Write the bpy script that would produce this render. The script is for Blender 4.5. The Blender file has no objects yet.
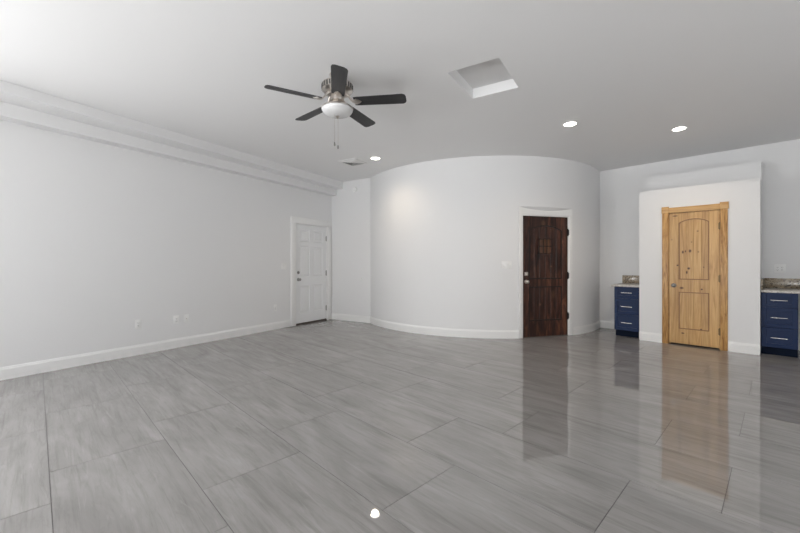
import bpy, bmesh, math, random
from mathutils import Vector, Matrix
random.seed(7)
PI = math.pi
S = bpy.context.scene
C = S.collection

# ------------------------------------------------------------------ camera
cam_d = bpy.data.cameras.new('camera'); cam = bpy.data.objects.new('camera', cam_d); C.objects.link(cam)
cam.location = (0, 0, 1.25); cam.rotation_euler = (PI/2, 0, 0)
cam_d.sensor_width = 36; cam_d.lens = 36*372/800; cam_d.shift_y = -3/800; cam_d.clip_start = 0.02
S.camera = cam

# ------------------------------------------------------------------ plan of the room (metres, x right, y ahead)
CEIL = 3.05
LA = math.radians(31.9)
LD = Vector((math.sin(LA), math.cos(LA), 0))          # along the left wall, away from the viewer
EDIR = Vector((math.cos(LA), -math.sin(LA), 0))       # along the end wall
A = Vector((-1.54, 8.38, 0))                          # corner of left wall and end wall
BA = math.radians(44.4)
N = Vector((math.cos(BA), math.sin(BA), 0)); N.xy = (0.7145, 0.6997); N.normalize()   # into the back wall
U = Vector((N.y, -N.x, 0))                            # along the back wall, to the right
BACK = 7.89
FRONT = 7.07                                          # face of the closet block
CC = Vector((1.79, 8.81, 0)); CR = 2.61               # round room inside the curved wall
DPH = math.radians(15.75+.25)                              # where the dark door sits on the curve
LW_LEN = 11.0
Bp = A - LD*LW_LEN
Cp = N*BACK + U*4.5
# rear corner: Bp + EDIR*s = Cp - N*r
det = EDIR.x*N.y - EDIR.y*N.x
s_ = ((Cp.x-Bp.x)*N.y - (Cp.y-Bp.y)*N.x)/det
Dp = Bp + EDIR*s_

# ------------------------------------------------------------------ light and exposure
w = bpy.data.worlds.new('world'); S.world = w; w.use_nodes = True
w.node_tree.nodes['Background'].inputs[0].default_value = (0.95, 0.97, 1.0, 1)
w.node_tree.nodes['Background'].inputs[1].default_value = 1.0
S.view_settings.view_transform = 'Standard'; S.view_settings.look = 'None'
S.view_settings.gamma = 1; S.view_settings.use_curve_mapping = False
S.view_settings.exposure = 1.12

def window_light(name, centre, inward, sx, sz, power, col, up=0.0):
    d = bpy.data.lights.new(name, 'AREA'); d.shape = 'RECTANGLE'; d.size = sx; d.size_y = sz
    d.energy = power; d.color = col
    o = bpy.data.objects.new(name, d); C.objects.link(o)
    inward = (inward + Vector((0, 0, up))).normalized()
    o.location = centre; o.rotation_euler = inward.to_track_quat('-Z', 'Z').to_euler()
    return o
LEFT_IN = Vector((LD.y, -LD.x, 0)); REAR_IN = LD.copy(); RIGHT_IN = Vector((-U.x, -U.y, 0))
DAY = (0.99, 0.995, 1.0)
# daylight stands just outside each window opening
for nm, base, inn, zc, sx, sz, sky, fill in (
        ('left', A - LD*7.9, LEFT_IN, 1.35, 2.3, 2.0, 92, 22),
        ('rear', Bp + EDIR*3.2, REAR_IN, 1.25, 3.4, 2.2, 15, 380),
        ('rear', Bp + EDIR*7.2, REAR_IN, 1.40, 1.8, 1.5, 5, 125),
        ('right', Cp - N*6.0, RIGHT_IN, 1.40, 2.2, 1.7, 5, 190)):
    window_light('sky_light_' + nm, base - inn*0.2 + Vector((0, 0, zc)), inn, sx, sz, sky, DAY)
    # added area lamp outside each window, aimed up to brighten the ceiling
    window_light('ceiling_fill_' + nm, base - inn*1.1 + Vector((0, 0, -0.05)), inn, sx + 0.8, 1.3, fill, DAY, 2.2)

# ------------------------------------------------------------------ helpers
def new_mat(name, col=(0.8, 0.8, 0.8), rough=0.5, metal=0.0, spec=0.5):
    m = bpy.data.materials.new(name); m.use_nodes = True
    b = m.node_tree.nodes['Principled BSDF']
    b.inputs['Base Color'].default_value = (*col, 1); b.inputs['Roughness'].default_value = rough
    b.inputs['Metallic'].default_value = metal; b.inputs['Specular IOR Level'].default_value = spec
    return m, m.node_tree, b

def node(nt, kind, **kw):
    n = nt.nodes.new(kind)
    for k, v in kw.items(): setattr(n, k, v)
    return n

def noise(nt, vec, scale, detail=3, rough=0.5, dist=0.0):
    n = node(nt, 'ShaderNodeTexNoise')
    n.inputs['Scale'].default_value = scale; n.inputs['Detail'].default_value = detail
    n.inputs['Roughness'].default_value = rough; n.inputs['Distortion'].default_value = dist
    nt.links.new(vec, n.inputs['Vector'])
    return n.outputs['Fac']

def ramp(nt, fac, stops):
    r = node(nt, 'ShaderNodeValToRGB'); e = r.color_ramp.elements
    while len(e) < len(stops): e.new(0.5)
    for el, (p, c) in zip(e, stops):
        el.position = p; el.color = (*c, 1)
    nt.links.new(fac, r.inputs[0]); return r.outputs[0]

def mix(nt, fac, a, b, mode='MIX'):
    m = node(nt, 'ShaderNodeMix', data_type='RGBA', blend_type=mode)
    for s, v in ((0, fac), (6, a), (7, b)):
        if isinstance(v, (int, float)): m.inputs[s].default_value = v
        elif isinstance(v, tuple): m.inputs[s].default_value = (*v, 1)
        else: nt.links.new(v, m.inputs[s])
    return m.outputs[2]

def mapping(nt, src, scale=(1, 1, 1), loc=(0, 0, 0), rot=(0, 0, 0)):
    mp = node(nt, 'ShaderNodeMapping')
    mp.inputs['Scale'].default_value = scale; mp.inputs['Location'].default_value = loc
    mp.inputs['Rotation'].default_value = rot
    nt.links.new(src, mp.inputs['Vector']); return mp.outputs[0]

def bump(nt, b, height, strength, dist=0.01):
    n = node(nt, 'ShaderNodeBump'); n.inputs['Strength'].default_value = strength
    n.inputs['Distance'].default_value = dist
    nt.links.new(height, n.inputs['Height']); nt.links.new(n.outputs[0], b.inputs['Normal'])

def frame(origin, xdir, zdir=Vector((0, 0, 1))):
    """x to the right along the wall, y into the wall, z up"""
    y = zdir.cross(xdir)
    m = Matrix((xdir.to_3d(), y, zdir)).transposed().to_4x4(); m.translation = origin
    return m

class MB:
    def __init__(self): self.bm = bmesh.new()
    def box(self, x0, x1, y0, y1, z0, z1, bev=0.0, seg=2, M=None):
        t = bmesh.new(); bmesh.ops.create_cube(t, size=1)
        for v in t.verts:
            v.co = Vector((x0 + (v.co.x+.5)*(x1-x0), y0 + (v.co.y+.5)*(y1-y0), z0 + (v.co.z+.5)*(z1-z0)))
        if bev > 0: bmesh.ops.bevel(t, geom=t.edges[:], offset=bev, segments=seg, affect='EDGES', profile=0.5)
        return self.merge(t, M)
    def merge(self, t, M=None):
        if M is not None: bmesh.ops.transform(t, matrix=M, verts=t.verts)
        me = bpy.data.meshes.new('tmp'); t.to_mesh(me); t.free(); self.bm.from_mesh(me); bpy.data.meshes.remove(me)
        return self
    def lathe(self, prof, seg=32, M=None):
        t = bmesh.new(); rings = []
        for r, z in prof:
            if r < 1e-6: rings.append([t.verts.new((0, 0, z))])
            else: rings.append([t.verts.new((r*math.cos(2*PI*k/seg), r*math.sin(2*PI*k/seg), z)) for k in range(seg)])
        for a, b in zip(rings, rings[1:]):
            for k in range(seg):
                q = [a[k % len(a)], a[(k+1) % len(a)], b[(k+1) % len(b)], b[k % len(b)]]
                u = []
                for v in q:
                    if v not in u: u.append(v)
                if len(u) > 2: t.faces.new(u)
        if len(rings[0]) > 1: t.faces.new(rings[0][::-1])
        if len(rings[-1]) > 1: t.faces.new(rings[-1])
        bmesh.ops.recalc_face_normals(t, faces=t.faces)
        return self.merge(t, M)
    def cyl(self, p, q, r, seg=16, r2=None):
        p = Vector(p); q = Vector(q); d = q-p
        M = Matrix.Translation(p) @ d.to_track_quat('Z', 'Y').to_matrix().to_4x4()
        return self.lathe([(r, 0), (r if r2 is None else r2, d.length)], seg, M)
    def prism(self, pts, y0, y1, M=None, plane='xz'):
        """closed outline extruded between y0 and y1 (outline in x,z) or between z0 and z1 (outline in x,y)"""
        t = bmesh.new()
        f = (lambda a, b, c: (a, c, b)) if plane == 'xz' else (lambda a, b, c: (a, b, c))
        v0 = [t.verts.new(f(a, b, y0)) for a, b in pts]; v1 = [t.verts.new(f(a, b, y1)) for a, b in pts]
        t.faces.new(v0); t.faces.new(v1[::-1]); n = len(pts)
        for k in range(n): t.faces.new((v0[k], v0[(k+1) % n], v1[(k+1) % n], v1[k]))
        bmesh.ops.recalc_face_normals(t, faces=t.faces)
        return self.merge(t, M)
    def quad(self, *ps):
        vs = [self.bm.verts.new(p) for p in ps]; return self.bm.faces.new(vs)
    def build(self, name, mat, parent=None, M=None, smooth=True, angle=35):
        me = bpy.data.meshes.new(name); self.bm.to_mesh(me); self.bm.free()
        if smooth:
            me.polygons.foreach_set('use_smooth', [True]*len(me.polygons)); me.set_sharp_from_angle(angle=math.radians(angle))
        me.materials.append(mat)
        o = bpy.data.objects.new(name, me); C.objects.link(o)
        if parent is not None: o.parent = parent
        if M is not None: o.matrix_world = M if parent is None else o.matrix_world; 
        if M is not None and parent is not None: o.matrix_local = M
        return o

def tag(o, label, cat, group=None, kind=None):
    o['label'] = label; o['category'] = cat
    if group: o['group'] = group
    if kind: o['kind'] = kind
    return o
def thing(name, M, label, cat, group=None, kind=None):
    o = bpy.data.objects.new(name, None); C.objects.link(o); o.empty_display_size = 0.1
    o.matrix_world = M
    return tag(o, label, cat, group, kind)
def copy_tree(o, parent=None):
    c = o.copy(); C.objects.link(c)
    if parent is not None: c.parent = parent
    for ch in list(o.children): copy_tree(ch, c)
    return c

# ------------------------------------------------------------------ materials
def wall_mat(name, col, strength=0.12):
    m, nt, b = new_mat(name, col, 0.55, spec=0.3)
    g = node(nt, 'ShaderNodeNewGeometry').outputs['Position']
    bump(nt, b, noise(nt, g, 38, 3), strength, 0.004)
    return m
M_WALL = wall_mat('wall_paint', (0.80, 0.80, 0.80))
M_CEIL = wall_mat('ceiling_paint', (0.84, 0.84, 0.84))
M_TRIM, _, _ = new_mat('white_trim_paint', (0.86, 0.86, 0.85), 0.3)
M_WHITE, _, _ = new_mat('white_door_paint', (0.82, 0.825, 0.83), 0.32)
M_PLATE, _, _ = new_mat('white_plastic', (0.86, 0.86, 0.85), 0.3)
M_DARK, _, _ = new_mat('dark_slot', (0.03, 0.03, 0.03), 0.6)
M_VENT, _, _ = new_mat('grey_duct', (0.12, 0.12, 0.12), 0.7)
M_BLACK, _, _ = new_mat('black_iron', (0.02, 0.018, 0.016), 0.45, 0.6)
M_BRONZE, _, _ = new_mat('dark_bronze_sill', (0.10, 0.085, 0.075), 0.45, 0.3)

def metal(name, col, rough):
    m, nt, b = new_mat(name, col, rough, 1.0)
    o = node(nt, 'ShaderNodeTexCoord').outputs['Object']
    bump(nt, b, noise(nt, mapping(nt, o, (40, 40, 400)), 4, 2), 0.05, 0.001)
    return m
M_NICKEL = metal('brushed_nickel', (0.62, 0.58, 0.54), 0.28)
M_PEWTER = metal('dark_pewter', (0.30, 0.29, 0.28), 0.3)
M_STEEL = metal('satin_steel', (0.75, 0.75, 0.76), 0.25)

# polished grey porcelain with long soft veins; UV holds the tile's own coordinates in metres
M_TILE, nt, b = new_mat('grey_porcelain_tile', (0.3, 0.3, 0.3), 0.02, spec=0.75)
uv = node(nt, 'ShaderNodeUVMap'); uv.uv_map = 'tile'
p1 = mapping(nt, uv.outputs[0], (0.8, 3.0, 1))
p2 = mapping(nt, uv.outputs[0], (1.1, 17, 1), rot=(0, 0, 0.10))
p3 = mapping(nt, uv.outputs[0], (0.8, 7.5, 1), rot=(0, 0, -0.10))
n1 = noise(nt, p1, 1.5, 5, 0.55, 0.9); n2 = noise(nt, p2, 1.6, 6, 0.65, 0.8); n3 = noise(nt, p3, 1.5, 5, 0.6, 1.6)
c = ramp(nt, n1, [(0.25, (0.232, 0.222, 0.215)), (0.5, (0.288, 0.277, 0.269)), (0.75, (0.345, 0.334, 0.325))])
c = mix(nt, 0.6, c, ramp(nt, n2, [(0.28, (0.66, 0.65, 0.64)), (0.50, (1, 1, 1)), (0.75, (1.10, 1.10, 1.10))]), 'MULTIPLY')
vein = ramp(nt, n3, [(0.455, (1, 1, 1)), (0.49, (0.80, 0.79, 0.785)), (0.53, (1, 1, 1))])
c = mix(nt, 0.30, c, vein, 'MULTIPLY')
wv = ramp(nt, noise(nt, p3, 2.3, 4, 0.6, 1.2), [(0.60, (0, 0, 0)), (0.70, (0.28, 0.28, 0.28))])
c = mix(nt, wv, c, (0.42, 0.41, 0.395))
nt.links.new(c, b.inputs['Base Color'])
g = node(nt, 'ShaderNodeNewGeometry').outputs['Position']
bump(nt, b, noise(nt, g, 2.2, 1), 0.015, 0.01)
M_GROUT, _, _ = new_mat('grey_grout', (0.10, 0.095, 0.09), 0.85)

def wood_mat(name, stops, rough, plank=0.11, knots=(), knot_col=(0.05, 0.02, 0.01), tint=0.3, grain=(26, 26, 1.1), seed=0.0, horizontal=False):
    m, nt, b = new_mat(name, (0.5, 0.3, 0.1), rough)
    o = node(nt, 'ShaderNodeTexCoord').outputs['Object']
    sep = node(nt, 'ShaderNodeSeparateXYZ'); nt.links.new(o, sep.inputs[0])
    ax = sep.outputs['Z' if horizontal else 'X']
    dv = node(nt, 'ShaderNodeMath', operation='DIVIDE'); nt.links.new(ax, dv.inputs[0]); dv.inputs[1].default_value = plank
    fl = node(nt, 'ShaderNodeMath', operation='FLOOR'); nt.links.new(dv.outputs[0], fl.inputs[0])
    wn = node(nt, 'ShaderNodeTexWhiteNoise', noise_dimensions='1D'); nt.links.new(fl.outputs[0], wn.inputs['W'])
    sc = grain if not horizontal else (grain[2], grain[1], grain[0])
    ad = node(nt, 'ShaderNodeVectorMath', operation='ADD'); nt.links.new(mapping(nt, o, sc, (seed, seed, 0)), ad.inputs[0])
    cb = node(nt, 'ShaderNodeCombineXYZ'); mu = node(nt, 'ShaderNodeMath', operation='MULTIPLY')
    nt.links.new(wn.outputs[0], mu.inputs[0]); mu.inputs[1].default_value = 37
    nt.links.new(mu.outputs[0], cb.inputs[0]); nt.links.new(mu.outputs[0], cb.inputs[2]); nt.links.new(cb.outputs[0], ad.inputs[1])
    f = noise(nt, ad.outputs[0], 1.0, 6, 0.6, 1.4)
    c = ramp(nt, f, stops)
    dk = ramp(nt, wn.outputs[0], [(0.0, (1-tint, 1-tint, 1-tint)), (1.0, (1, 1, 1))])
    c = mix(nt, 1.0, c, dk, 'MULTIPLY')
    for (kx, kz, rx, rz, st) in knots:
        mp = mapping(nt, o, (1/rx, 0, 1/rz), (-kx/rx, 0, -kz/rz))
        ln = node(nt, 'ShaderNodeVectorMath', operation='LENGTH'); nt.links.new(mp, ln.inputs[0])
        r = ramp(nt, ln.outputs['Value'], [(0.35, (st, st, st)), (1.0, (0, 0, 0))])
        c = mix(nt, r, c, knot_col)
    nt.links.new(c, b.inputs['Base Color'])
    bump(nt, b, f, 0.15, 0.003)
    return m
PINE = [(0.28, (0.40, 0.20, 0.062)), (0.5, (0.61, 0.355, 0.130)), (0.72, (0.74, 0.475, 0.200))]
# knots in door coordinates (metres from the hinge-free edge, height)
KN_ = [(-0.225, 1.985, .030, .010, .8), (0.048, 1.735, .010, .012, .6), (-0.268, 1.62, .010, .012, .35), (-0.025, 1.575, .009, .010, .5),
      (-0.132, 1.425, .011, .022, .9), (-0.100, 1.436, .008, .016, .8), (-0.044, 1.440, .014, .022, .95), (0.055, 1.425, .010, .014, .45),
      (-0.195, 1.222, .012, .012, .9), (-0.060, 1.175, .016, .017, .95), (-0.083, 1.115, .010, .024, .9), (0.118, 1.195, .009, .009, .6)]
KN2_ = [(-0.145, 0.875, .026, .018, .8), (0.097, 0.865, .012, .012, .9), (-0.130, 0.185, .020, .011, .9), (0.088, 0.262, .014, .014, .9)]
KN = [(a, b_, c_*1.45, d_*1.4, min(1, e_*1.15)) for a, b_, c_, d_, e_ in KN_]; KN2 = [(a, b_, c_*1.3, d_*1.3, min(1, e_*1.1)) for a, b_, c_, d_, e_ in KN2_]
M_PINE = wood_mat('knotty_pine', PINE, 0.38, 0.0912, KN+KN2, (0.075, 0.022, 0.008), 0.16, (20, 20, 1.2))
M_PINE_TRIM = wood_mat('pine_trim', [(0.32, (0.27, 0.115, 0.030)), (0.48, (0.52, 0.275, 0.088)), (0.62, (0.70, 0.42, 0.16))], 0.38, 0.5, (), tint=0.1, grain=(42, 42, 3.0), seed=4)
M_PINE_HEAD = wood_mat('pine_head_trim', PINE, 0.38, 0.5, (), tint=0.05, grain=(22, 22, 1.2), seed=9, horizontal=True)
M_ALDER = wood_mat('dark_stained_alder', [(0.28, (0.009, 0.004, 0.003)), (0.42, (0.036, 0.012, 0.008)), (0.56, (0.095, 0.032, 0.018)), (0.70, (0.23, 0.095, 0.048))], 0.33, 0.1037,
    ((-0.05, 1.93, .05, .08, .5), (0.12, 1.2, .03, .02, .7), (-0.1, 0.55, .03, .03, .7), (0.05, 1.42, .03, .02, .6), (0.16, 0.72, .05, .09, .35)), (0.14, 0.072, 0.036), 0.55, (11, 11, 1.8), 2)

M_ALDER_EDGE, _, _ = new_mat('dark_moulding_shade_stain', (0.010, 0.005, 0.004), 0.35)  # near-black: shade of the profile put into the colour, with gathered stain
M_PINE_EDGE, _, _ = new_mat('pine_moulding_shade_stain', (0.26, 0.125, 0.042), 0.4)  # darker than the leaf: moulding shade painted in along with stain
M_SHUTTER = wood_mat('lighter_stained_alder', [(0.3, (0.07, 0.03, 0.016)), (0.6, (0.17, 0.08, 0.042))], 0.4, 0.3)
M_HINGE, _, _ = new_mat('antique_brass', (0.22, 0.15, 0.075), 0.4, 0.8)
M_NAVY, nt, b = new_mat('navy_cabinet_paint', (0.0035, 0.0175, 0.068), 0.38, spec=0.2)
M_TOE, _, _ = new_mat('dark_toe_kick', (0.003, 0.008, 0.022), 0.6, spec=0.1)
def granite(name):
    m, nt, b = new_mat(name, (0.4, 0.35, 0.3), 0.15)
    o = node(nt, 'ShaderNodeTexCoord').outputs['Object']
    v = node(nt, 'ShaderNodeTexVoronoi'); v.inputs['Scale'].default_value = 42; nt.links.new(o, v.inputs['Vector'])
    c = ramp(nt, v.outputs['Color'], [(0.1, (0.10, 0.06, 0.035)), (0.35, (0.30, 0.225, 0.15)), (0.6, (0.46, 0.40, 0.31)), (0.85, (0.22, 0.20, 0.17))])
    c = mix(nt, ramp(nt, noise(nt, o, 16, 4, 0.6, 0.8), [(0.4, (0, 0, 0)), (0.6, (0.7, 0.7, 0.7))]), c, (0.44, 0.37, 0.27))
    c = mix(nt, ramp(nt, noise(nt, o, 60, 2), [(0.56, (0, 0, 0)), (0.64, (0.9, 0.9, 0.9))]), c, (0.045, 0.032, 0.025))
    nt.links.new(c, b.inputs['Base Color']); return m
M_GRANITE = granite('speckled_granite')
M_EDGE, nt, b = new_mat('pale_granite_top', (0.55, 0.53, 0.49), 0.18)
o_ = node(nt, 'ShaderNodeTexCoord').outputs['Object']
nt.links.new(ramp(nt, noise(nt, o_, 55, 4, 0.7), [(0.35, (0.30, 0.27, 0.23)), (0.5, (0.56, 0.53, 0.49)), (0.65, (0.68, 0.66, 0.62))]), b.inputs['Base Color'])

M_BLADE, nt, b = new_mat('charcoal_fan_blade', (0.018, 0.018, 0.019), 0.42)
o_ = node(nt, 'ShaderNodeTexCoord').outputs['Object']
nt.links.new(ramp(nt, noise(nt, mapping(nt, o_, (3, 60, 3)), 1.5, 3), [(0.3, (0.013, 0.013, 0.014)), (0.7, (0.030, 0.030, 0.032))]), b.inputs['Base Color'])
M_GLASS, nt, b = new_mat('frosted_white_glass', (0.74, 0.74, 0.74), 0.25)
b.inputs['Subsurface Weight'].default_value = 0.3; b.inputs['Subsurface Radius'].default_value = (0.03, 0.03, 0.03)
M_GLOW, nt, b = new_mat('lamp_lens', (1, 1, 1), 0.4)
b.inputs['Emission Color'].default_value = (1.0, 0.94, 0.85, 1); b.inputs['Emission Strength'].default_value = 6

def struct(o, label, cat): return tag(o, label, cat, kind='structure')

# ------------------------------------------------------------------ FLOOR: every tile a face, staggered rows, thin grout lines
TW, TL, N0, GAP = 0.5985, 1.219, 0.058, 0.0034
phase = {-1: -2.66, 0: -3.06, 1: -2.227, 2: -1.41}
outline = [A + LD*0.3 - EDIR*0.3, Bp - LD*0.3 - EDIR*0.3, Dp - LD*0.4, Cp + U*0.35 + N*0.35, N*(BACK+0.35) - U*5.2]
t = bmesh.new(); uvl = t.loops.layers.uv.new('tile')
def inside(p):
    return -9.0 < p.x < 10.5 and -7.2 < p.y < 11 and p.dot(N) < BACK+0.02 and (p-A).dot(EDIR) > -0.45 and (p-Cp).dot(U) < 0.8 and (p-Bp).dot(LD) > -0.7 and (p-A).dot(LD) < 4.5
for r in range(-14, 14):
    n0 = N0 + TW*r; ph = phase.get(r, -0.604 if r % 2 else -0.205)
    for k in range(-12, 12):
        u0 = ph + TL*k
        if n0 > BACK-0.03 or not inside(U*(u0+TL/2) + N*min(n0+TW/2, BACK-.1)): continue
        ru, rn = random.uniform(-50, 50), random.uniform(-50, 50)
        rot = random.random() < 0.5
        n1_ = min(n0+TW, BACK+0.0)
        cs = [(u0+GAP/2, n0+GAP/2), (u0+TL-GAP/2, n0+GAP/2), (u0+TL-GAP/2, n1_-GAP/2), (u0+GAP/2, n1_-GAP/2)]
        za, zb = random.uniform(-1, 1)*0.0006, random.uniform(-1, 1)*0.0004
        zz = [-za-zb, za-zb, za+zb, -za+zb]
        lo = [t.verts.new((U*a + N*b_).to_tuple()[:2] + (-0.004,)) for a, b_ in cs]
        hi = [t.verts.new((U*a + N*b_).to_tuple()[:2] + (z,)) for (a, b_), z in zip(cs, zz)]
        f = t.faces.new(hi)
        fs = [f] + [t.faces.new((lo[i], lo[(i+1) % 4], hi[(i+1) % 4], hi[i])) for i in range(4)]
        sg = -1 if rot else 1
        for fc in fs:
            for lp in fc.loops:
                i = (hi.index(lp.vert) if lp.vert in hi else lo.index(lp.vert))
                lp[uvl].uv = (sg*cs[i][0]+ru, sg*cs[i][1]+rn)
            fc.material_index = 0
# grout bed under the tiles
gb = [t.verts.new((p.x, p.y, -0.0022)) for p in outline]; gf = t.faces.new(gb); gf.material_index = 1
if gf.normal.z < 0: gf.normal_flip()
lo = [t.verts.new((p.x, p.y, -0.15)) for p in outline]; gl = t.faces.new(lo); gl.material_index = 1
for i in range(len(gb)):
    t.faces.new((gb[i], gb[(i+1) % 5], lo[(i+1) % 5], lo[i])).material_index = 1
bmesh.ops.recalc_face_normals(t, faces=t.faces)
for fc in t.faces:
    if abs(fc.normal.z) > 0.9 and fc.calc_center_median().z > -0.003 and fc.normal.z < 0: fc.normal_flip()
me = bpy.data.meshes.new('floor'); t.to_mesh(me); t.free()
me.materials.append(M_TILE); me.materials.append(M_GROUT)
fo = bpy.data.objects.new('floor', me); C.objects.link(fo)
struct(fo, 'polished grey porcelain tile floor with soft diagonal veins', 'floor')

# ------------------------------------------------------------------ CEILING with the recessed hatch hole
HC = [Vector((0.454, 3.487, 0)), Vector((1.205, 3.80, 0))]
hx0, hy0 = 0.0, 0.0
HM = frame(Vector((0.829, 3.655, CEIL)), LD)          # x along the left wall, y to the left
HL, HW, HD = 0.325, 0.245, 0.10
mb = MB()
T = 0.25
def inb(v): return HM @ Vector(v)
R_ = 16
def slab(x0, x1, y0, y1):
    mb.box(x0, x1, y0, y1, 0, T, M=HM)
slab(-R_, -HL, -R_, R_); slab(HL, R_, -R_, R_); slab(-HL, HL, -R_, -HW); slab(-HL, HL, HW, R_)
struct(mb.build('ceiling', M_CEIL, smooth=False), 'flat white painted ceiling', 'ceiling')
hp = thing('attic_hatch', HM @ Matrix.Translation((0, 0, HD)), 'white recessed rectangular attic hatch panel in the ceiling right of the fan', 'hatch')
MB().box(-HL+.006, HL-.006, -HW+.006, HW-.006, 0, 0.018, 0.003).build('panel', M_CEIL, hp)

# ------------------------------------------------------------------ WALLS
def wall(name, M, x0, x1, openings, label, z1=CEIL, th=0.14, mat=None):
    """x along, y 0..th into the wall; openings = [(xa, xb, za, zb)] left to right"""
    mb = MB(); x = x0
    for xa, xb, za, zb in openings:
        mb.box(x, xa, 0, th, 0, z1)
        if za > 0.001: mb.box(xa, xb, 0, th, 0, za)
        mb.box(xa, xb, 0, th, zb, z1); x = xb
    mb.box(x, x1, 0, th, 0, z1)
    o = mb.build(name, mat or M_WALL, None, M, smooth=False)
    return struct(o, label, 'wall')
def baseboard(name, M, spans, label, h=0.138, d=0.015):
    mb = MB()
    for x0, x1 in spans:
        prof = [(-d, 0), (-d, h-.028), (-d+.004, h-.018), (-d+.007, h-.004), (-d+.009, h), (0, h), (0, 0)]
        t = bmesh.new()
        a = [t.verts.new((x0, y, z)) for y, z in prof]; b_ = [t.verts.new((x1, y, z)) for y, z in prof]
        t.faces.new(a); t.faces.new(b_[::-1])
        for k in range(len(prof)): t.faces.new((a[k], a[(k+1) % len(prof)], b_[(k+1) % len(prof)], b_[k]))
        bmesh.ops.recalc_face_normals(t, faces=t.faces); mb.merge(t)
    return struct(mb.build(name, M_TRIM, None, M, smooth=False), label, 'baseboard')

# left wall: local x = distance from the far corner, negative towards the viewer
ML = frame(A, LD)
LDX0, LDX1, LDH = -1.055, -0.165, 2.055
wall('wall_left', ML, -LW_LEN-0.14, 0.14, [(-9.1, -6.7, 0.3, 2.4), (LDX0-.02, LDX1+.02, 0, LDH+.02)], 'long white painted left wall with stepped beam at the ceiling')
baseboard('baseboard_left', ML, [(-LW_LEN, LDX0-0.155)], 'tall white baseboard along the left wall')
mb = MB()
def step(a0, b0, zl0, zh0, a1, b1, zl1, zh1):          # one band of the soffit: section at the far corner, section at the near end
    e0 = [mb.bm.verts.new((0, y, z)) for y, z in ((0, zl0), (-a0, zl0), (-b0, zh0), (0, zh0))]
    e1 = [mb.bm.verts.new((-LW_LEN, y, z)) for y, z in ((0, zl1), (-a1, zl1), (-b1, zh1), (0, zh1))]
    mb.bm.faces.new(e0); mb.bm.faces.new(e1[::-1])
    for k in range(4): mb.bm.faces.new((e0[k], e1[k], e1[(k+1) % 4], e0[(k+1) % 4]))
step(.155, .155, 2.765, 2.895, .19, .19, 2.82, 2.985)
step(.325, .325, 2.895, CEIL, .66, .66, 2.985, CEIL)
bmesh.ops.recalc_face_normals(mb.bm, faces=mb.bm.faces)
struct(mb.build('trim_1', M_WALL, None, ML, smooth=False), 'white two-step soffit running along the top of the left wall', 'soffit')
# end wall
ME = frame(A, EDIR)
# where the end wall meets the curve
q = A - CC; bq = q.dot(EDIR); cq = q.dot(q) - CR*CR; tE = -bq - math.sqrt(bq*bq-cq)
wall('wall_end', ME, -0.14, tE+0.05, [], 'narrow white end wall between the white door and the curved wall')
baseboard('baseboard_end', ME, [(0.0, tE+0.01)], 'white baseboard under the narrow end wall')
pE = A + EDIR*tE - CC; ph0 = math.atan2(pE.x, -pE.y)
# back wall
MBK = frame(N*BACK, U)
uL = U.dot(CC) + math.sqrt(CR*CR - (BACK - N.dot(CC))**2)
wall('wall_back', MBK, uL-0.3, 4.5+.14, [], 'white painted back wall behind the closet block and counters')
CAB0, CAB1, BL0, BL1 = -2.012, 0.170, -1.612, -0.188
baseboard('baseboard_back', MBK, [(uL-.02, CAB0), (CAB1, 4.5)], 'white baseboard along the back wall')
pR = N*BACK + U*uL - CC; ph1 = math.atan2(pR.x, -pR.y)
# right and rear walls (behind the viewer) with windows
MR = frame(Cp, -N); rl = (Cp-Dp).length
wall('wall_right', MR, -0.14, rl, [(4.85, 7.15, 0.5, 2.3)], 'white right wall with a window')
baseboard('baseboard_right', MR, [(0, rl)], 'white baseboard along the right wall')
MRr = frame(Dp, -EDIR)
wall('wall_rear', MRr, 0, s_, [(s_-8.15, s_-6.25, 0.6, 2.2), (s_-4.95, s_-1.45, 0.12, 2.4)], 'white rear wall with two windows')
baseboard('baseboard_rear', MRr, [(0, s_)], 'white baseboard along the rear wall')
def window(n, M, x0, x1, z0, z1, label):
    r = thing('window_%d' % n, M @ Matrix.Translation(((x0+x1)/2, 0, z0)), label, 'window', kind='structure')
    W = (x1-x0)/2; Hh = z1-z0; mb = MB()
    mb.box(-W, -W+.05, .04, .1, 0, Hh); mb.box(W-.05, W, .04, .1, 0, Hh); mb.box(-W, W, .04, .1, 0, .05); mb.box(-W, W, .04, .1, Hh-.05, Hh); mb.box(-.025, .025, .045, .095, .05, Hh-.05)
    mb.build('window_frame', M_TRIM, r, smooth=False)
    MB().box(-W-.03, W+.03, -.03, .04, -.03, 0, .004).build('window_sill', M_TRIM, r)
window(1, ML, -9.1, -6.7, 0.3, 2.4, 'wide white framed window in the left wall')
window(2, MRr, s_-4.95, s_-1.45, 0.12, 2.4, 'large white framed patio window in the rear wall')
window(3, MRr, s_-8.15, s_-6.25, 0.6, 2.2, 'smaller white framed window in the rear wall')
window(4, MR, 4.85, 7.15, 0.5, 2.3, 'white framed window in the right wall')

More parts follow.
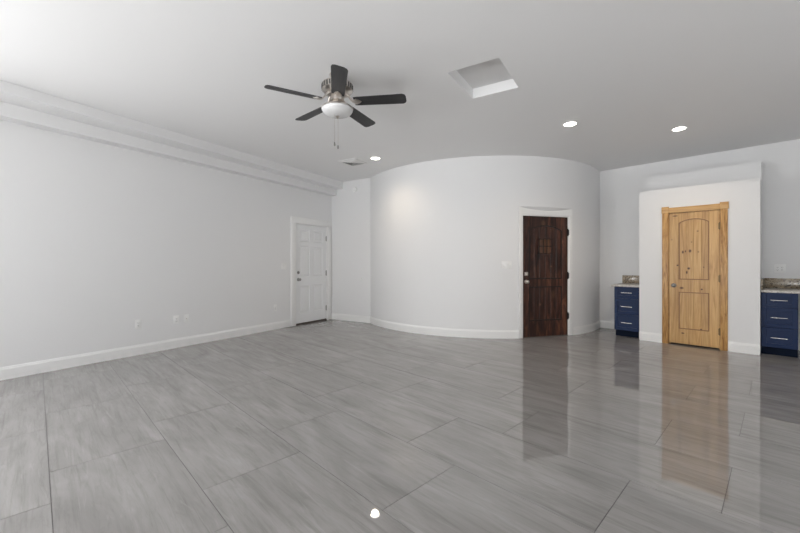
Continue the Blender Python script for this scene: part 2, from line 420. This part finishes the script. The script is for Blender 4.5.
# curved wall, cut out for the dark door; the cut's underside slopes back to the flat door head
DW, DH, CAS = 0.90, 2.055, 0.075
half = DW/2 + 0.012 + CAS
dphi = math.asin(half/CR)
chord = CR*math.cos(dphi)
ZC = 2.205
def cpt(ph, r, z): return Vector((CC.x + r*math.sin(ph), CC.y - r*math.cos(ph), z))
mb = MB(); bm = mb.bm
def arc_grid(p0, p1, n, z0, z1):
    for i in range(n):
        a = p0 + (p1-p0)*i/n; b_ = p0 + (p1-p0)*(i+1)/n
        mb.quad(cpt(a, CR, z0), cpt(b_, CR, z0), cpt(b_, CR, z1), cpt(a, CR, z1))
        mb.quad(cpt(b_, CR-.16, z0), cpt(a, CR-.16, z0), cpt(a, CR-.16, z1), cpt(b_, CR-.16, z1))
arc_grid(ph0-.05, DPH-dphi, 84, 0, ZC); arc_grid(DPH+dphi, ph1+.04, 40, 0, ZC); arc_grid(ph0-.05, DPH-dphi, 84, ZC, CEIL); arc_grid(DPH+dphi, ph1+.04, 40, ZC, CEIL); arc_grid(DPH-dphi, DPH+dphi, 22, ZC, CEIL)
nd = 22
bmesh.ops.remove_doubles(bm, verts=bm.verts, dist=0.0004)
def chord_r(ph): return chord/math.cos(ph-DPH)
for i in range(nd):
    a = DPH-dphi + 2*dphi*i/nd; b_ = DPH-dphi + 2*dphi*(i+1)/nd
    za = ZC - .055*(CR-chord_r(a))/(CR-chord); zb = ZC - .055*(CR-chord_r(b_))/(CR-chord)
    mb.quad(cpt(b_, CR, ZC), cpt(a, CR, ZC), cpt(a, chord_r(a)-.001, za), cpt(b_, chord_r(b_)-.001, zb))
    mb.quad(cpt(b_, chord_r(b_)-.001, zb), cpt(a, chord_r(a)-.001, za), cpt(a, CR-.16, za), cpt(b_, CR-.16, zb))
for ph, sg in ((DPH-dphi, 1), (DPH+dphi, -1)):
    q_ = [cpt(ph, CR, 0), cpt(ph, CR, ZC), cpt(ph, CR-.16, ZC), cpt(ph, CR-.16, 0)]
    mb.quad(*(q_ if sg > 0 else q_[::-1]))
bm.normal_update()
for fc in bm.faces:
    pc = fc.calc_center_median() - CC; rad = Vector((pc.x, pc.y, 0)).normalized(); d_ = fc.normal.dot(rad)
    if abs(d_) > .9 and (d_ > 0) != (Vector((pc.x, pc.y)).length > CR-.08): fc.normal_flip()
    elif abs(fc.normal.z) > .3 and fc.normal.z > 0: fc.normal_flip()
wc = mb.build('wall_curved', M_WALL, smooth=False)
for p_ in wc.data.polygons: p_.use_smooth = True
nl = []
for p_ in wc.data.polygons:
    pc = p_.center-CC; vert = abs(p_.normal.z) < .1; rr = Vector((pc.x, pc.y)).length; rad = Vector((pc.x, pc.y, 0)).normalized()
    for li in p_.loop_indices:
        if vert and abs(p_.normal.dot(rad)) > .9:
            v_ = wc.data.vertices[wc.data.loops[li].vertex_index].co - CC; n_ = Vector((v_.x, v_.y, 0)).normalized(); nl.append(n_ if p_.normal.dot(rad) > 0 else -n_)
        else: nl.append(p_.normal.copy())
wc.data.normals_split_custom_set(nl)
struct(wc, 'tall white convex curved wall holding the dark wooden door', 'wall')
mb = MB()
for p0, p1, n in ((ph0+.004, DPH-dphi, 50), (DPH+dphi, ph1-.004, 28)):
    prof = [(0, 0), (.015, 0), (.015, .11), (.011, .12), (.008, .134), (.006, .138), (0, .138)]
    for i in range(n):
        a = p0+(p1-p0)*i/n; b_ = p0+(p1-p0)*(i+1)/n
        for (r0, z0), (r1, z1) in zip(prof[1:], prof[2:]):
            mb.quad(cpt(a, CR+r0, z0), cpt(b_, CR+r0, z0), cpt(b_, CR+r1, z1), cpt(a, CR+r1, z1))
    for p in (p0, p1):
        mb.quad(*[cpt(p, CR+r, z) for r, z in prof])
bmesh.ops.remove_doubles(mb.bm, verts=mb.bm.verts, dist=0.0004)
struct(mb.build('baseboard_curved', M_TRIM, angle=20), 'white baseboard following the foot of the curved wall', 'baseboard')

# closet block standing off the back wall
MF = frame(N*FRONT, U)
PX0, PX1, PH = -1.2127, -0.606, 2.03
DBLK = BACK-FRONT
mb = MB(); th = 0.12
mb.box(BL0, PX0-.015, 0, th, 0, 2.42, 0); mb.box(PX1+.015, BL1, 0, th, 0, 2.42, 0); mb.box(PX0-.015, PX1+.015, 0, th, PH+.012, 2.42)
mb.box(BL0, BL0+th, th, DBLK, 0, 2.42); mb.box(BL1-th, BL1, th, DBLK, 0, 2.42)
mb.box(BL0+th, BL1-th, th, DBLK, 2.30, 2.42)
mb.box(BL0, BL1, .43, DBLK, 2.42, 2.73)
struct(mb.build('wall_closet', M_WALL, None, MF, smooth=False), 'bright white closet block with a stepped top and a pine door', 'wall')
baseboard('baseboard_closet', MF, [(BL0, PX0-.088), (PX1+.088, BL1)], 'white baseboard either side of the pine door')

# ------------------------------------------------------------------ DOORS
def arch_pts(x0, x1, zs, rise, n=16):
    """points along an arc from (x0,zs) over to (x1,zs)"""
    if rise <= 0: return [(x0, zs), (x1, zs)]
    c_ = (x1-x0)/2; R = (c_*c_+rise*rise)/(2*rise); out = []
    a0 = math.asin(c_/R)
    for i in range(n+1):
        a = -a0 + 2*a0*i/n; out.append(((x0+x1)/2 + R*math.sin(a), zs + R*math.cos(a) - R*math.cos(a0)))
    return out
def plank_door(root, W, H, mat, edge_mat, stile, top_spring, rise, mid0, mid1, bot, planks, y_face=0.0, sticking=.013, zb=0.008, low_rise=0.0):
    """leaf front at y = y_face, 40 mm thick; local x centred"""
    h = W/2; yf = y_face; d = .014
    mb = MB()
    mb.box(-h, -h+stile, yf, yf+.04, zb, H, .002, 1); mb.box(h-stile, h, yf, yf+.04, zb, H, .002, 1)
    xi = h-stile
    mb.box(-xi, xi, yf, yf+.04, mid0, mid1, .0015, 1)
    mb.box(-xi, xi, yf, yf+.04, zb, bot, .0015, 1)
    arc = arch_pts(-xi, xi, top_spring, rise)
    mb.prism([(-xi, H)] + arc + [(xi, H)], yf, yf+.04)
    mb.build('stile_and_rail_frame', mat, root, angle=25)
    # panels with V grooves between planks and a bevelled moulding round them
    def panel(z0, z1f):
        mb = MB(); pw = 2*xi/planks
        for k in range(planks):
            a = -xi+pw*k; b_ = a+pw; g_ = .0025
            zt = max(z1f(a), z1f(b_), z1f((a+b_)/2))+.02
            pr = [(a, yf+d+.0025), (a+g_, yf+d), (b_-g_, yf+d), (b_, yf+d+.0025), (b_, yf+.034), (a, yf+.034)]
            mb.prism(pr, z0-.01, min(zt, H-.02), plane='xy')
        mb.build('plank_panel', mat, root, angle=25)
        mb = MB(); s = sticking
        mb.prism([(-xi, z0), (-xi+s, z0+s), (-xi+s, z1f(-xi+s)-s), (-xi, z1f(-xi))], yf+.004, yf+d+.002)
        mb.prism([(xi, z0), (xi, z1f(xi)), (xi-s, z1f(xi-s)-s), (xi-s, z0+s)], yf+.004, yf+d+.002)
        mb.prism([(-xi, z0), (xi, z0), (xi-s, z0+s), (-xi+s, z0+s)], yf+.004, yf+d+.002)
        top = [(x, z1f(x)) for x in [(-xi + 2*xi*i/16) for i in range(17)]]
        inn = [(max(-xi+s, min(xi-s, x)), z-s) for x, z in top]
        mb.prism(top + inn[::-1], yf+.004, yf+d+.002)
        mb.build('panel_moulding', edge_mat, root, angle=25)
    if rise > 0:
        R = (xi*xi+rise*rise)/(2*rise)
        f1 = lambda x: top_spring + math.sqrt(max(R*R-x*x, 0)) - (R-rise)
    else: f1 = lambda x: top_spring
    panel(mid1, f1)
    panel(bot, lambda x: mid0)

def knob(root, x, z, mat, y=0.0, name='knob', r=.027):
    M = Matrix.Translation((x, y, z)) @ Matrix.Rotation(PI/2, 4, 'X')
    MB().lathe([(.033, 0), (.033, .004), (.029, .009), (.012, .012), (.011, .030), (.020, .036), (r, .046), (r+.001, .054), (r-.004, .063), (.012, .069), (0, .070)], 28, M).build(name, mat, root)
def deadbolt(root, x, z, mat, y=0.0, square=False):
    M = Matrix.Translation((x, y, z)) @ Matrix.Rotation(PI/2, 4, 'X')
    mb = MB()
    if square: mb.box(x-.032, x+.032, y-.012, y, z-.032, z+.032, .003)
    else: mb.lathe([(.032, 0), (.032, .006), (.026, .014), (.010, .016), (0, .016)], 28, M)
    mb.box(x-.005, x+.005, y-.034, y-.010, z-.017, z+.017, .002)
    mb.build('deadbolt', mat, root)
def hinge(root, x, z, mat, y=0.0, hgt=.10, strap=0.0):
    mb = MB(); mb.cyl((x, y-.006, z-hgt/2), (x, y-.006, z+hgt/2), .0075, 12)
    for s in (-1, 1): mb.lathe([(.009, 0), (.006, .008), (0, .010)], 12, Matrix.Translation((x, y-.006, z+s*hgt/2)) @ (Matrix.Identity(4) if s > 0 else Matrix.Rotation(PI, 4, 'X')))
    mb.box(x-.016, x, y-.003, y, z-hgt/2, z+hgt/2)
    if strap: mb.box(x, x+strap, y-.022, y-.017, z-hgt*.42, z+hgt*.42, .001)
    mb.build('hinge', mat, root)
def casing(name, M, x0, x1, ztop, wL, wR, hh, mat, label, d=.02, leg_mat=None, over=0.0, th=.14, block=None, jamb_d=None, corner=0.0):
    r = thing(name, M, label, 'door casing', kind='structure')
    lm = leg_mat or mat
    for a, b_ in ((x0-wL, x0), (x1, x1+wR)):
        MB().box(a, b_, -d, 0, 0, ztop, .003).build('side_casing', lm, r)
    if block:
        for a, b_ in ((x0-wL-.006, x0+.006), (x1-.006, x1+wR+.010)):
            MB().box(a, b_, -d-.008, 0, ztop, ztop+block, .003).build('corner_block', mat, r)
        MB().box(x0+.006, x1-.006, -d, 0, ztop, ztop+hh, .003).build('head_casing', mat, r)
    else:
        MB().box(x0-wL-over, x1+wR+(over if not corner else 0), -d-.003, 0, ztop, ztop+hh, .003).build('head_casing', mat, r)
    return r

# left white six-panel door
LC = (LDX0+LDX1)/2; W1 = LDX1-LDX0
M1 = ML @ Matrix.Translation((LC, 0, 0))
d1 = thing('door_1', M1, 'white six-panel entry door in the left wall near the far corner', 'door', kind='structure')
h = W1/2
mb = MB()
yf = 0.010
st, ms = .115, .10
rails = [(0.012, .24), (.80, .99), (1.60, 1.70), (LDH-.11, LDH-.003)]
for a, b_ in ((-h+.002, -h+st), (-ms/2, ms/2), (h-st, h-.002)): mb.box(a, b_, yf, yf+.04, .012, LDH-.003)
for z0, z1 in rails:
    mb.box(-h+st, -ms/2, yf, yf+.04, z0, z1); mb.box(ms/2, h-st, yf, yf+.04, z0, z1)
mb.build('stile_and_rail_frame', M_WHITE, d1, smooth=False)
for (z0, z1) in ((.24, .80), (.99, 1.60), (1.70, LDH-.11)):
    for x0, x1 in ((-h+st, -ms/2), (ms/2, h-st)):
        mb = MB(); s = .045
        t = bmesh.new()
        def ring(i, y): return [t.verts.new(p) for p in ((x0+i, y, z0+i), (x1-i, y, z0+i), (x1-i, y, z1-i), (x0+i, y, z1-i))]
        rs = [ring(0, yf+.001), ring(.012, yf+.014), ring(.020, yf+.014), ring(.05, yf+.004)]
        for ra, rb in zip(rs, rs[1:]):
            for k in range(4): t.faces.new((ra[k], ra[(k+1) % 4], rb[(k+1) % 4], rb[k]))
        t.faces.new(rs[-1]); bmesh.ops.recalc_face_normals(t, faces=t.faces)
        for fc in t.faces:
            if fc.normal.y > 0: fc.normal_flip()
        mb.merge(t); mb.box(x0, x1, yf+.016, yf+.034, z0, z1)
        mb.build('raised_panel', M_WHITE, d1, smooth=False)
knob(d1, -h+.075, .925, M_PEWTER, yf)
deadbolt(d1, -h+.075, 1.065, M_PEWTER, yf)
for z in (.27, 1.04, 1.80): hinge(d1, h-.002, z, M_PEWTER, yf)
MB().box(-h-.018, h+.018, -.012, .12, 0.001, .012, .002).build('threshold', M_BRONZE, d1)
MB().box(-h+.002, h-.002, .004, .012, .012, .034).build('sweep', M_BRONZE, d1)
mb = MB()
for a, b_ in ((-h-.019, -h), (h, h+.019)): mb.box(a, b_, .001, .139, .012, LDH)
mb.box(-h-.019, h+.019, .001, .139, LDH, LDH+.019)
mb.box(-h, -h+.012, yf+.042, .09, .012, LDH); mb.box(h-.012, h, yf+.042, .09, .012, LDH); mb.box(-h, h, yf+.042, .09, LDH-.012, LDH)
mb.build('jamb', M_TRIM, d1, smooth=False)
casing('trim_2', ML, LDX0-.008, LDX1+.008, LDH+.008, .125, .125, .125, M_TRIM, 'wide flat white casing round the white entry door', over=.0, corner=.1)

# dark door in the curved wall
MD = frame(Vector((CC.x + chord*math.sin(DPH), CC.y - chord*math.cos(DPH), 0)), Vector((math.cos(DPH), math.sin(DPH), 0)))
d2 = thing('door_2', MD, 'dark stained two-panel arched plank door with speakeasy grille in the curved wall', 'door', kind='structure')
plank_door(d2, DW-.006, DH-.003, M_ALDER, M_ALDER_EDGE, .115, 1.82, .085, .86, .985, .275, 6, .006, sticking=.020, zb=.012)
deadbolt(d2, -DW/2+.062, 1.075, M_NICKEL, .006, square=True)
knob(d2, -DW/2+.062, .945, M_NICKEL, .006)
for z in (.34, 1.04, 1.79): hinge(d2, DW/2-.001, z, M_BLACK, .006, .11, .012)
g = bpy.data.objects.new('speakeasy_grille', None)
mb = MB()
gx, gz, gw, gh = -.02, 1.545, .115, .125
for a in (-1, 1):
    mb.box(gx+a*gw-.012, gx+a*gw+.012, .000, .020, gz-gh-.012, gz+gh+.012, .004)
    mb.box(gx-gw, gx+gw, .000, .020, gz+a*gh-.012, gz+a*gh+.012, .004)
fr = mb.build('speakeasy_frame', M_ALDER, d2)
MB().box(gx-gw+.012, gx+gw-.012, .012, .0195, gz-gh+.012, gz+gh-.012, .002).build('speakeasy_shutter', M_SHUTTER, d2)
mb = MB()
for k in (-.6, .6):
    mb.cyl((gx+k*.055, -.004, gz-gh), (gx+k*.055, -.004, gz+gh), .006, 10)
mb.cyl((gx-gw, -.004, gz), (gx+gw, -.004, gz), .006, 10)
for a in (-1, 1):
    for b_ in (-1, 0, 1):
        mb.lathe([(.012, 0), (.010, .006), (0, .010)], 12, Matrix.Translation((gx+a*gw, 0, gz+b_*gh*.95)) @ Matrix.Rotation(PI/2, 4, 'X'))
mb.build('iron_grille', M_BLACK, d2)
mb = MB()
for a, b_ in ((-DW/2-.012, -DW/2), (DW/2, DW/2+.012)): mb.box(a, b_, .001, .11, 0, DH)
mb.box(-DW/2-.012, DW/2+.012, .001, .11, DH, DH+.012)
mb.box(-DW/2, -DW/2+.012, .050, .10, 0.012, DH); mb.box(DW/2-.012, DW/2, .050, .10, 0.012, DH); mb.box(-DW/2, DW/2, .050, .10, DH-.012, DH)
mb.build('jamb', M_TRIM, d2, smooth=False)
MB().box(-DW/2, DW/2, 0, .10, .001, .011, .002).build('threshold', M_BRONZE, d2)
r = thing('trim_3', MD, 'white casing with a deep flat head round the dark arched door', 'door casing', kind='structure')
xo = DW/2+.012
for a, b_ in ((-xo-CAS+.004, -xo), (xo, xo+CAS-.004)):
    MB().box(a, b_, -.012, .10, 0, DH+.012, .003).build('side_casing', M_TRIM, r)
xe = xo+CAS-.003; zt_ = []
for i in range(21):
    x = xe - 2*xe*i/20; zt_.append((x, ZC - .0015 - .055*(CR-math.hypot(chord, x))/(CR-chord)))
MB().prism([(-xe, DH+.0125), (xe, DH+.0125)] + zt_, -.010, .10).build('head_casing', M_TRIM, r, angle=25)

# pine closet door
PC = (PX0+PX1)/2; WP = PX1-PX0
M3 = MF @ Matrix.Translation((PC, 0, 0))
d3 = thing('door_3', M3, 'knotty pine two-panel arched plank door in the white closet block', 'door', kind='structure')
plank_door(d3, WP-.006, PH-.004, M_PINE, M_PINE_EDGE, .118, 1.875, .055, .815, 1.005, .248, 4, .004, zb=.022)
knob(d3, -WP/2+.062, .912, M_PEWTER, .004)
for z in (.26, 1.03, 1.795): hinge(d3, WP/2-.003, z, M_HINGE, .004, .09)
mb = MB()
for a, b_ in ((-WP/2-.014, -WP/2), (WP/2, WP/2+.014)): mb.box(a, b_, .001, .119, 0, PH)
mb.box(-WP/2-.014, WP/2+.014, .001, .119, PH, PH+.011)
mb.box(-WP/2, -WP/2+.012, .046, .10, 0, PH); mb.box(WP/2-.012, WP/2, .046, .10, 0, PH); mb.box(-WP/2, WP/2, .046, .10, PH-.012, PH)
mb.build('jamb', M_PINE_TRIM, d3, smooth=False)
casing('trim_4', MF, PX0-.006, PX1+.006, PH+.004, .080, .080, .082, M_PINE_HEAD, 'golden pine casing with square corner blocks round the closet door', leg_mat=M_PINE_TRIM, block=.100)

# ------------------------------------------------------------------ CABINETS, COUNTERS, SPLASHES
CF = 7.145 - BACK                       # cabinet front in back-wall coordinates (negative y)
def cabinet(u0, u1, label):
    W = u1-u0; r = thing('drawer_cabinet', MBK @ Matrix.Translation(((u0+u1)/2, CF, 0)), label, 'cabinet', 'navy drawer cabinets either side of the closet')
    hW = W/2
    MB().box(-hW+.001, hW-.001, .02, -CF-.002, .11, .853, .002).build('body', M_NAVY, r)
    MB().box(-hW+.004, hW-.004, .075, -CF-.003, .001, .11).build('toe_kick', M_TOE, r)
    for z0, z1 in ((.657, .850), (.385, .652), (.113, .380)):
        mb = MB(); x0, x1 = -hW+.004, hW-.004; s = .052
        mb.box(x0, x1, .012, .0195, z0, z1, .001, 1)
        mb.box(x0, x0+s, -.002, .0125, z0, z1, .0015, 1); mb.box(x1-s, x1, -.002, .0125, z0, z1, .0015, 1)
        mb.box(x0+s, x1-s, -.002, .0125, z0, z0+s, .0015, 1); mb.box(x0+s, x1-s, -.002, .0125, z1-s, z1, .0015, 1)
        dr = mb.build('drawer', M_NAVY, r, smooth=False)
        zc = (z0+z1)/2; hb = MB()
        hb.cyl((-.080, -.032, zc), (.080, -.032, zc), .006, 14)
        for k in (-.055, .055): hb.cyl((k, .013, zc), (k, -.032, zc), .0045, 10)
        hb.build('bar_handle', M_STEEL, dr)
    return r
cabinet(CAB0+.007, BL0-.004, 'navy blue three-drawer base cabinet left of the closet block, beside the curved wall')
cabinet(BL1+.004, CAB1, 'navy blue three-drawer base cabinet right of the closet block, at the photo edge')
def counter(u0, u1, label, end):
    o = MB().box(u0, u1, CF-.028, -.002, .8545, .885, .006).build('countertop', M_EDGE, None, MBK)
    tag(o, label, 'countertop', 'granite countertops')
counter(-2.05, BL0-.002, 'pale speckled stone countertop on the left navy cabinet', 0)
counter(BL1+.002, 0.60, 'pale speckled stone countertop on the right navy cabinet', 1)
o = MB().box(-2.07, BL0-.002, -.022, -.001, .886, 1.03, .002).build('backsplash', M_GRANITE, None, MBK)
tag(o, 'short brown speckled granite backsplash strip above the left countertop', 'backsplash', 'granite backsplashes')
o = MB().box(BL1+.024, 0.60, -.022, -.001, .886, 1.03, .002).build('backsplash', M_GRANITE, None, MBK)
tag(o, 'brown speckled granite backsplash strip along the wall above the right countertop', 'backsplash', 'granite backsplashes')
o = MB().box(BL1+.002, BL1+.022, CF+.02, -.001, .886, 1.03, .002).build('backsplash', M_GRANITE, None, MBK)
tag(o, 'granite side splash against the closet block on the right countertop', 'backsplash', 'granite backsplashes')
# support panel at the far end of the right countertop, beyond the photo's edge
tag(MB().box(.575, .597, CF, -.003, .001, .8535, .002).build('end_panel', M_NAVY, None, MBK), 'navy upright panel carrying the right end of the right countertop', 'panel')

# ------------------------------------------------------------------ WALL PLATES
def plate(M, x, z, kind, label, group=None, gangs=1):
    w_ = .038 + .023*(gangs-1)*2/2
    name = 'light_switch' if kind == 'switch' else ('wall_outlet' if kind == 'outlet' else 'cable_plate')
    r = thing(name, M @ Matrix.Translation((x, 0, z)), label, 'switch' if kind == 'switch' else 'outlet', group)
    MB().box(-w_, w_, -.006, -.0005, -.062, .062, .0025).build('cover_plate', M_PLATE, r)
    for g_ in range(gangs):
        gx_ = (g_-(gangs-1)/2)*.046
        if kind == 'switch':
            MB().box(gx_-.0165, gx_+.0165, -.0095, -.0055, -.033, .033, .002).build('rocker', M_PLATE, r)
        elif kind == 'outlet':
            o = MB().box(gx_-.0165, gx_+.0165, -.0080, -.0055, -.034, .034, .002).build('socket', M_PLATE, r)
            sl = MB()
            for dz in (-.018, .018):
                sl.box(gx_-.008, gx_-.0055, -.0088, -.0078, dz-.005, dz+.005); sl.box(gx_+.0055, gx_+.008, -.0088, -.0078, dz-.005, dz+.005)
                sl.cyl((gx_, -.0088, dz-.011), (gx_, -.0078, dz-.011), .0028, 10)
            sl.build('slot', M_DARK, o, smooth=False)
        else:
            M_ = Matrix.Translation((gx_, -.006, 0)) @ Matrix.Rotation(PI/2, 4, 'X')
            MB().lathe([(.008, 0), (.008, .003), (.005, .003), (.005, .010), (0, .010)], 16, M_).build('connector', M_NICKEL, r)
    return r
plate(ML, -3.873, .42, 'outlet', 'white wall outlet standing alone low on the left wall, nearest the viewer')
plate(ML, -3.370, .415, 'outlet', 'white wall outlet, left one of the close pair low on the left wall')
plate(ML, -3.225, .415, 'cable', 'white cable plate, right one of the close pair low on the left wall')
plate(ML, -1.56, .41, 'outlet', 'small white wall outlet low on the left wall just before the white door')
plate(ML, -1.36, 1.20, 'switch', 'white two-rocker light switch beside the white entry door', gangs=2)
plate(MBK, 0.0, 1.176, 'outlet', 'white double outlet on the back wall above the right countertop', gangs=2)
phs = math.radians(-7.8)
# switch on the curved wall left of the dark door
phs = None
for i in range(4000):
    ph = -0.5 + i*0.0003; p = cpt(ph, CR, 0)
    if p.x/p.y > (506.5-400)/372: phs = ph; break
MS = frame(cpt(phs, CR+.001, 0), Vector((math.cos(phs), math.sin(phs), 0)))
plate(MS, 0, 1.225, 'switch', 'white three-rocker light switch on the curved wall left of the dark door', gangs=3)

# smoke detector and door bumper on the end wall
r = thing('smoke_detector', ME @ Matrix.Translation((.676, 0, 2.84)), 'round white smoke detector high on the narrow end wall', 'smoke detector')
MX = Matrix.Rotation(PI/2, 4, 'X')
MB().lathe([(.066, 0.0005), (.066, .012), (.060, .014)], 40, MX).build('base', M_PLATE, r)
MB().lathe([(.056, .0145), (.056, .026), (.050, .036), (.036, .040), (0, .041)], 40, MX).build('cover', M_PLATE, r)
mb = MB()
for k in range(20):
    a = 2*PI*k/20; mb.box(-.0035, .0035, -.0245, -.0165, .0555, .0575, M=Matrix.Rotation(a, 4, 'Y'))
mb.build('vent_slots', M_DARK, r, smooth=False)
r = thing('door_bumper', ME @ Matrix.Translation((.84, 0, .925)), 'small round white wall bumper at knob height on the end wall', 'door bumper')
MB().lathe([(.028, 0.0005), (.028, .004), (.024, .006)], 28, MX).build('base', M_PLATE, r)
MB().lathe([(.021, .0062), (.021, .018), (.014, .022), (0, .019)], 28, MX).build('cushion', M_PLATE, r)

# ------------------------------------------------------------------ CEILING FIXTURES
def can_light(x, y, label, power):
    r = thing('recessed_light', Matrix.Translation((x, y, CEIL)), label, 'ceiling light', 'recessed ceiling lights')
    MB().lathe([(.072, -.004), (.074, -.008), (.088, -.006), (.092, -.0008), (.072, -.0008)], 40).build('trim_ring', M_TRIM, r)
    MB().lathe([(.0715, -.001), (.0715, -.006), (.062, -.012), (.036, -.017), (0, -.019)], 40).build('lens', M_GLOW, r)
    d = bpy.data.lights.new('lamp', 'SPOT'); d.energy = power; d.color = (1.0, 0.82, 0.62); d.spot_size = math.radians(150); d.spot_blend = 0.8; d.shadow_soft_size = .06
    l = bpy.data.objects.new('lamp', d); C.objects.link(l); l.parent = r; l.location = (0, 0, -.03)
can_light(-.42, 6.35, 'round lit recessed ceiling light behind the fan, beside the air vent', 13)
can_light(2.19, 4.79, 'round lit recessed ceiling light right of the attic hatch, in front of the dark door', 15)
can_light(3.72, 4.96, 'round lit recessed ceiling light nearest the closet block, rightmost of the three', 15)

# four-way air register
VM = frame(Vector((-.82, 6.60, CEIL)), LD)
r = thing('air_vent', VM, 'square white four-way air vent in the ceiling behind the fan', 'vent')
mb = MB(); hv = .20
for a, b_, c_, d_ in ((-hv, hv, -hv, -hv+.024), (-hv, hv, hv-.024, hv), (-hv, -hv+.024, -hv+.024, hv-.024), (hv-.024, hv, -hv+.024, hv-.024)):
    mb.box(a, b_, c_, d_, -.008, -.0005, .002, 1)
mb.build('frame', M_TRIM, r)
MB().box(-hv+.024, hv-.024, -hv+.024, hv-.024, -.003, -.001).build('backing', M_VENT, r, smooth=False)
for q_ in range(4):
    mb = MB()
    Rq = Matrix.Rotation(q_*PI/2, 4, 'Z')
    for k in range(7):
        y = .168-.023*k; L = y-.003
        if L < .012: continue
        mb.box(-L, L, -.010, .010, -.0007, .0007, M=Rq @ Matrix.Translation((0, y-.012, -.010)) @ Matrix.Rotation(math.radians(28), 4, 'X'))
    mb.build('louvre', M_TRIM, r, smooth=False)

# ceiling fan
FX, FY = -.598, 3.552
fan = thing('ceiling_fan', Matrix.Translation((FX, FY, CEIL)), 'five-blade charcoal ceiling fan with brushed nickel motor and white glass bowl', 'ceiling fan')
MB().lathe([(.075, -.0008), (.075, -.012), (.066, -.040), (.034, -.055), (0, -.055)], 40).build('canopy', M_NICKEL, fan)
MB().lathe([(.030, -.050), (.060, -.062), (.110, -.072), (.142, -.092), (.148, -.118), (.146, -.150), (.128, -.172), (.100, -.186), (.085, -.190), (0, -.190)], 48).build('motor_housing', M_NICKEL, fan)
mb = MB()
for k in range(30):
    mb.box(.1455, .1495, -.006, .006, -.148, -.106, M=Matrix.Rotation(2*PI*k/30, 4, 'Z'))
mb.build('vent_slots', M_DARK, fan, smooth=False)
MB().lathe([(.060, -.1905), (.064, -.205), (.064, -.250), (.078, -.262), (.090, -.285), (.138, -.308), (.150, -.318), (.150, -.326), (0, -.326)], 48).build('light_fitter', M_NICKEL, fan)
bowl = MB().lathe([(.144, -.3265), (.147, -.332), (.146, -.340), (.136, -.358), (.115, -.374), (.085, -.386), (.050, -.393), (.018, -.396), (0, -.396)], 56).build('glass_bowl', M_GLASS, fan)
MB().lathe([(.018, -.394), (.022, -.399), (.012, -.405), (.008, -.410), (.010, -.416), (0, -.421)], 24).build('finial', M_NICKEL, fan)
TH0 = 2.94786585; BZ = 2.79-CEIL
for k in range(5):
    a = TH0 + k*2*PI/5                    # measured from +y towards +x
    rz = PI/2 - a
    Mk = Matrix.Rotation(rz, 4, 'Z') @ Matrix.Translation((0, 0, BZ)) @ Matrix.Rotation(math.radians(-12), 4, 'X')
    r0, r1, w0, w1 = .165, .660, .056, .069
    pts = [(r0, -w0), (r0+.03, -w0-.004), (r1-.035, -w1), (r1-.012, -w1+.010), (r1, -w1+.035), (r1, w1-.035), (r1-.012, w1-.010), (r1-.035, w1), (r0+.03, w0+.004), (r0, w0)]
    mb = MB(); mb.prism(pts, -.003, .003, plane='xy')
    bl = mb.build('blade', M_BLADE, fan, Mk, angle=30)
    mb = MB()
    # curved iron: arm out of the motor, then a forked plate screwed under the blade
    arm = [(.080, .075), (.105, .060), (.125, .030), (.150, .004), (.180, -.006)]
    for (xa, za), (xb, zb) in zip(arm, arm[1:]):
        for s in (-1, 1):
            sp0 = .010 + .012*max(0, (xa-.12))/.1; sp1 = .010 + .012*max(0, (xb-.12))/.1
            mb.cyl((xa, s*sp0, za), (xb, s*sp1, zb), .0075, 10)
    mb.prism([(.163, -.030), (.185, -.038), (.218, -.022), (.236, 0), (.218, .022), (.185, .038), (.163, .030)], -.008, -.0035, plane='xy')
    for px, py in ((.184, -.026), (.184, .026), (.216, 0)): mb.lathe([(.006, -.0105), (.006, -.008)], 10, Matrix.Translation((px, py, 0)))
    mb.build('blade_iron', M_NICKEL, fan, Mk, angle=40)
for dx, dy, zl in ((-.020, -.05, -.66), (.018, -.06, -.69)):
    # chains leave the fitter, hang past the bowl's edge
    ang = math.atan2(dy, dx); px, py = .0, .0
    mb = MB(); cx_, cy_ = dx*.9, dy
    z = -.372
    mb.cyl((cx_, cy_, zl), (cx_, cy_, -.375), .0010, 6)
    for i in range(int((-.38-zl)/.0065)):
        mb.lathe([(0, -.0022), (.0022, 0), (0, .0022)], 6, Matrix.Translation((cx_, cy_, -.38-.0065*i)))
    ch = mb.build('pull_chain', M_NICKEL, fan)
    MB().lathe([(0, .004), (.004, 0), (.0075, -.014), (.0085, -.024), (.005, -.034), (0, -.036)], 16, Matrix.Translation((cx_, cy_, zl))).build('pull_fob', M_PEWTER, ch)
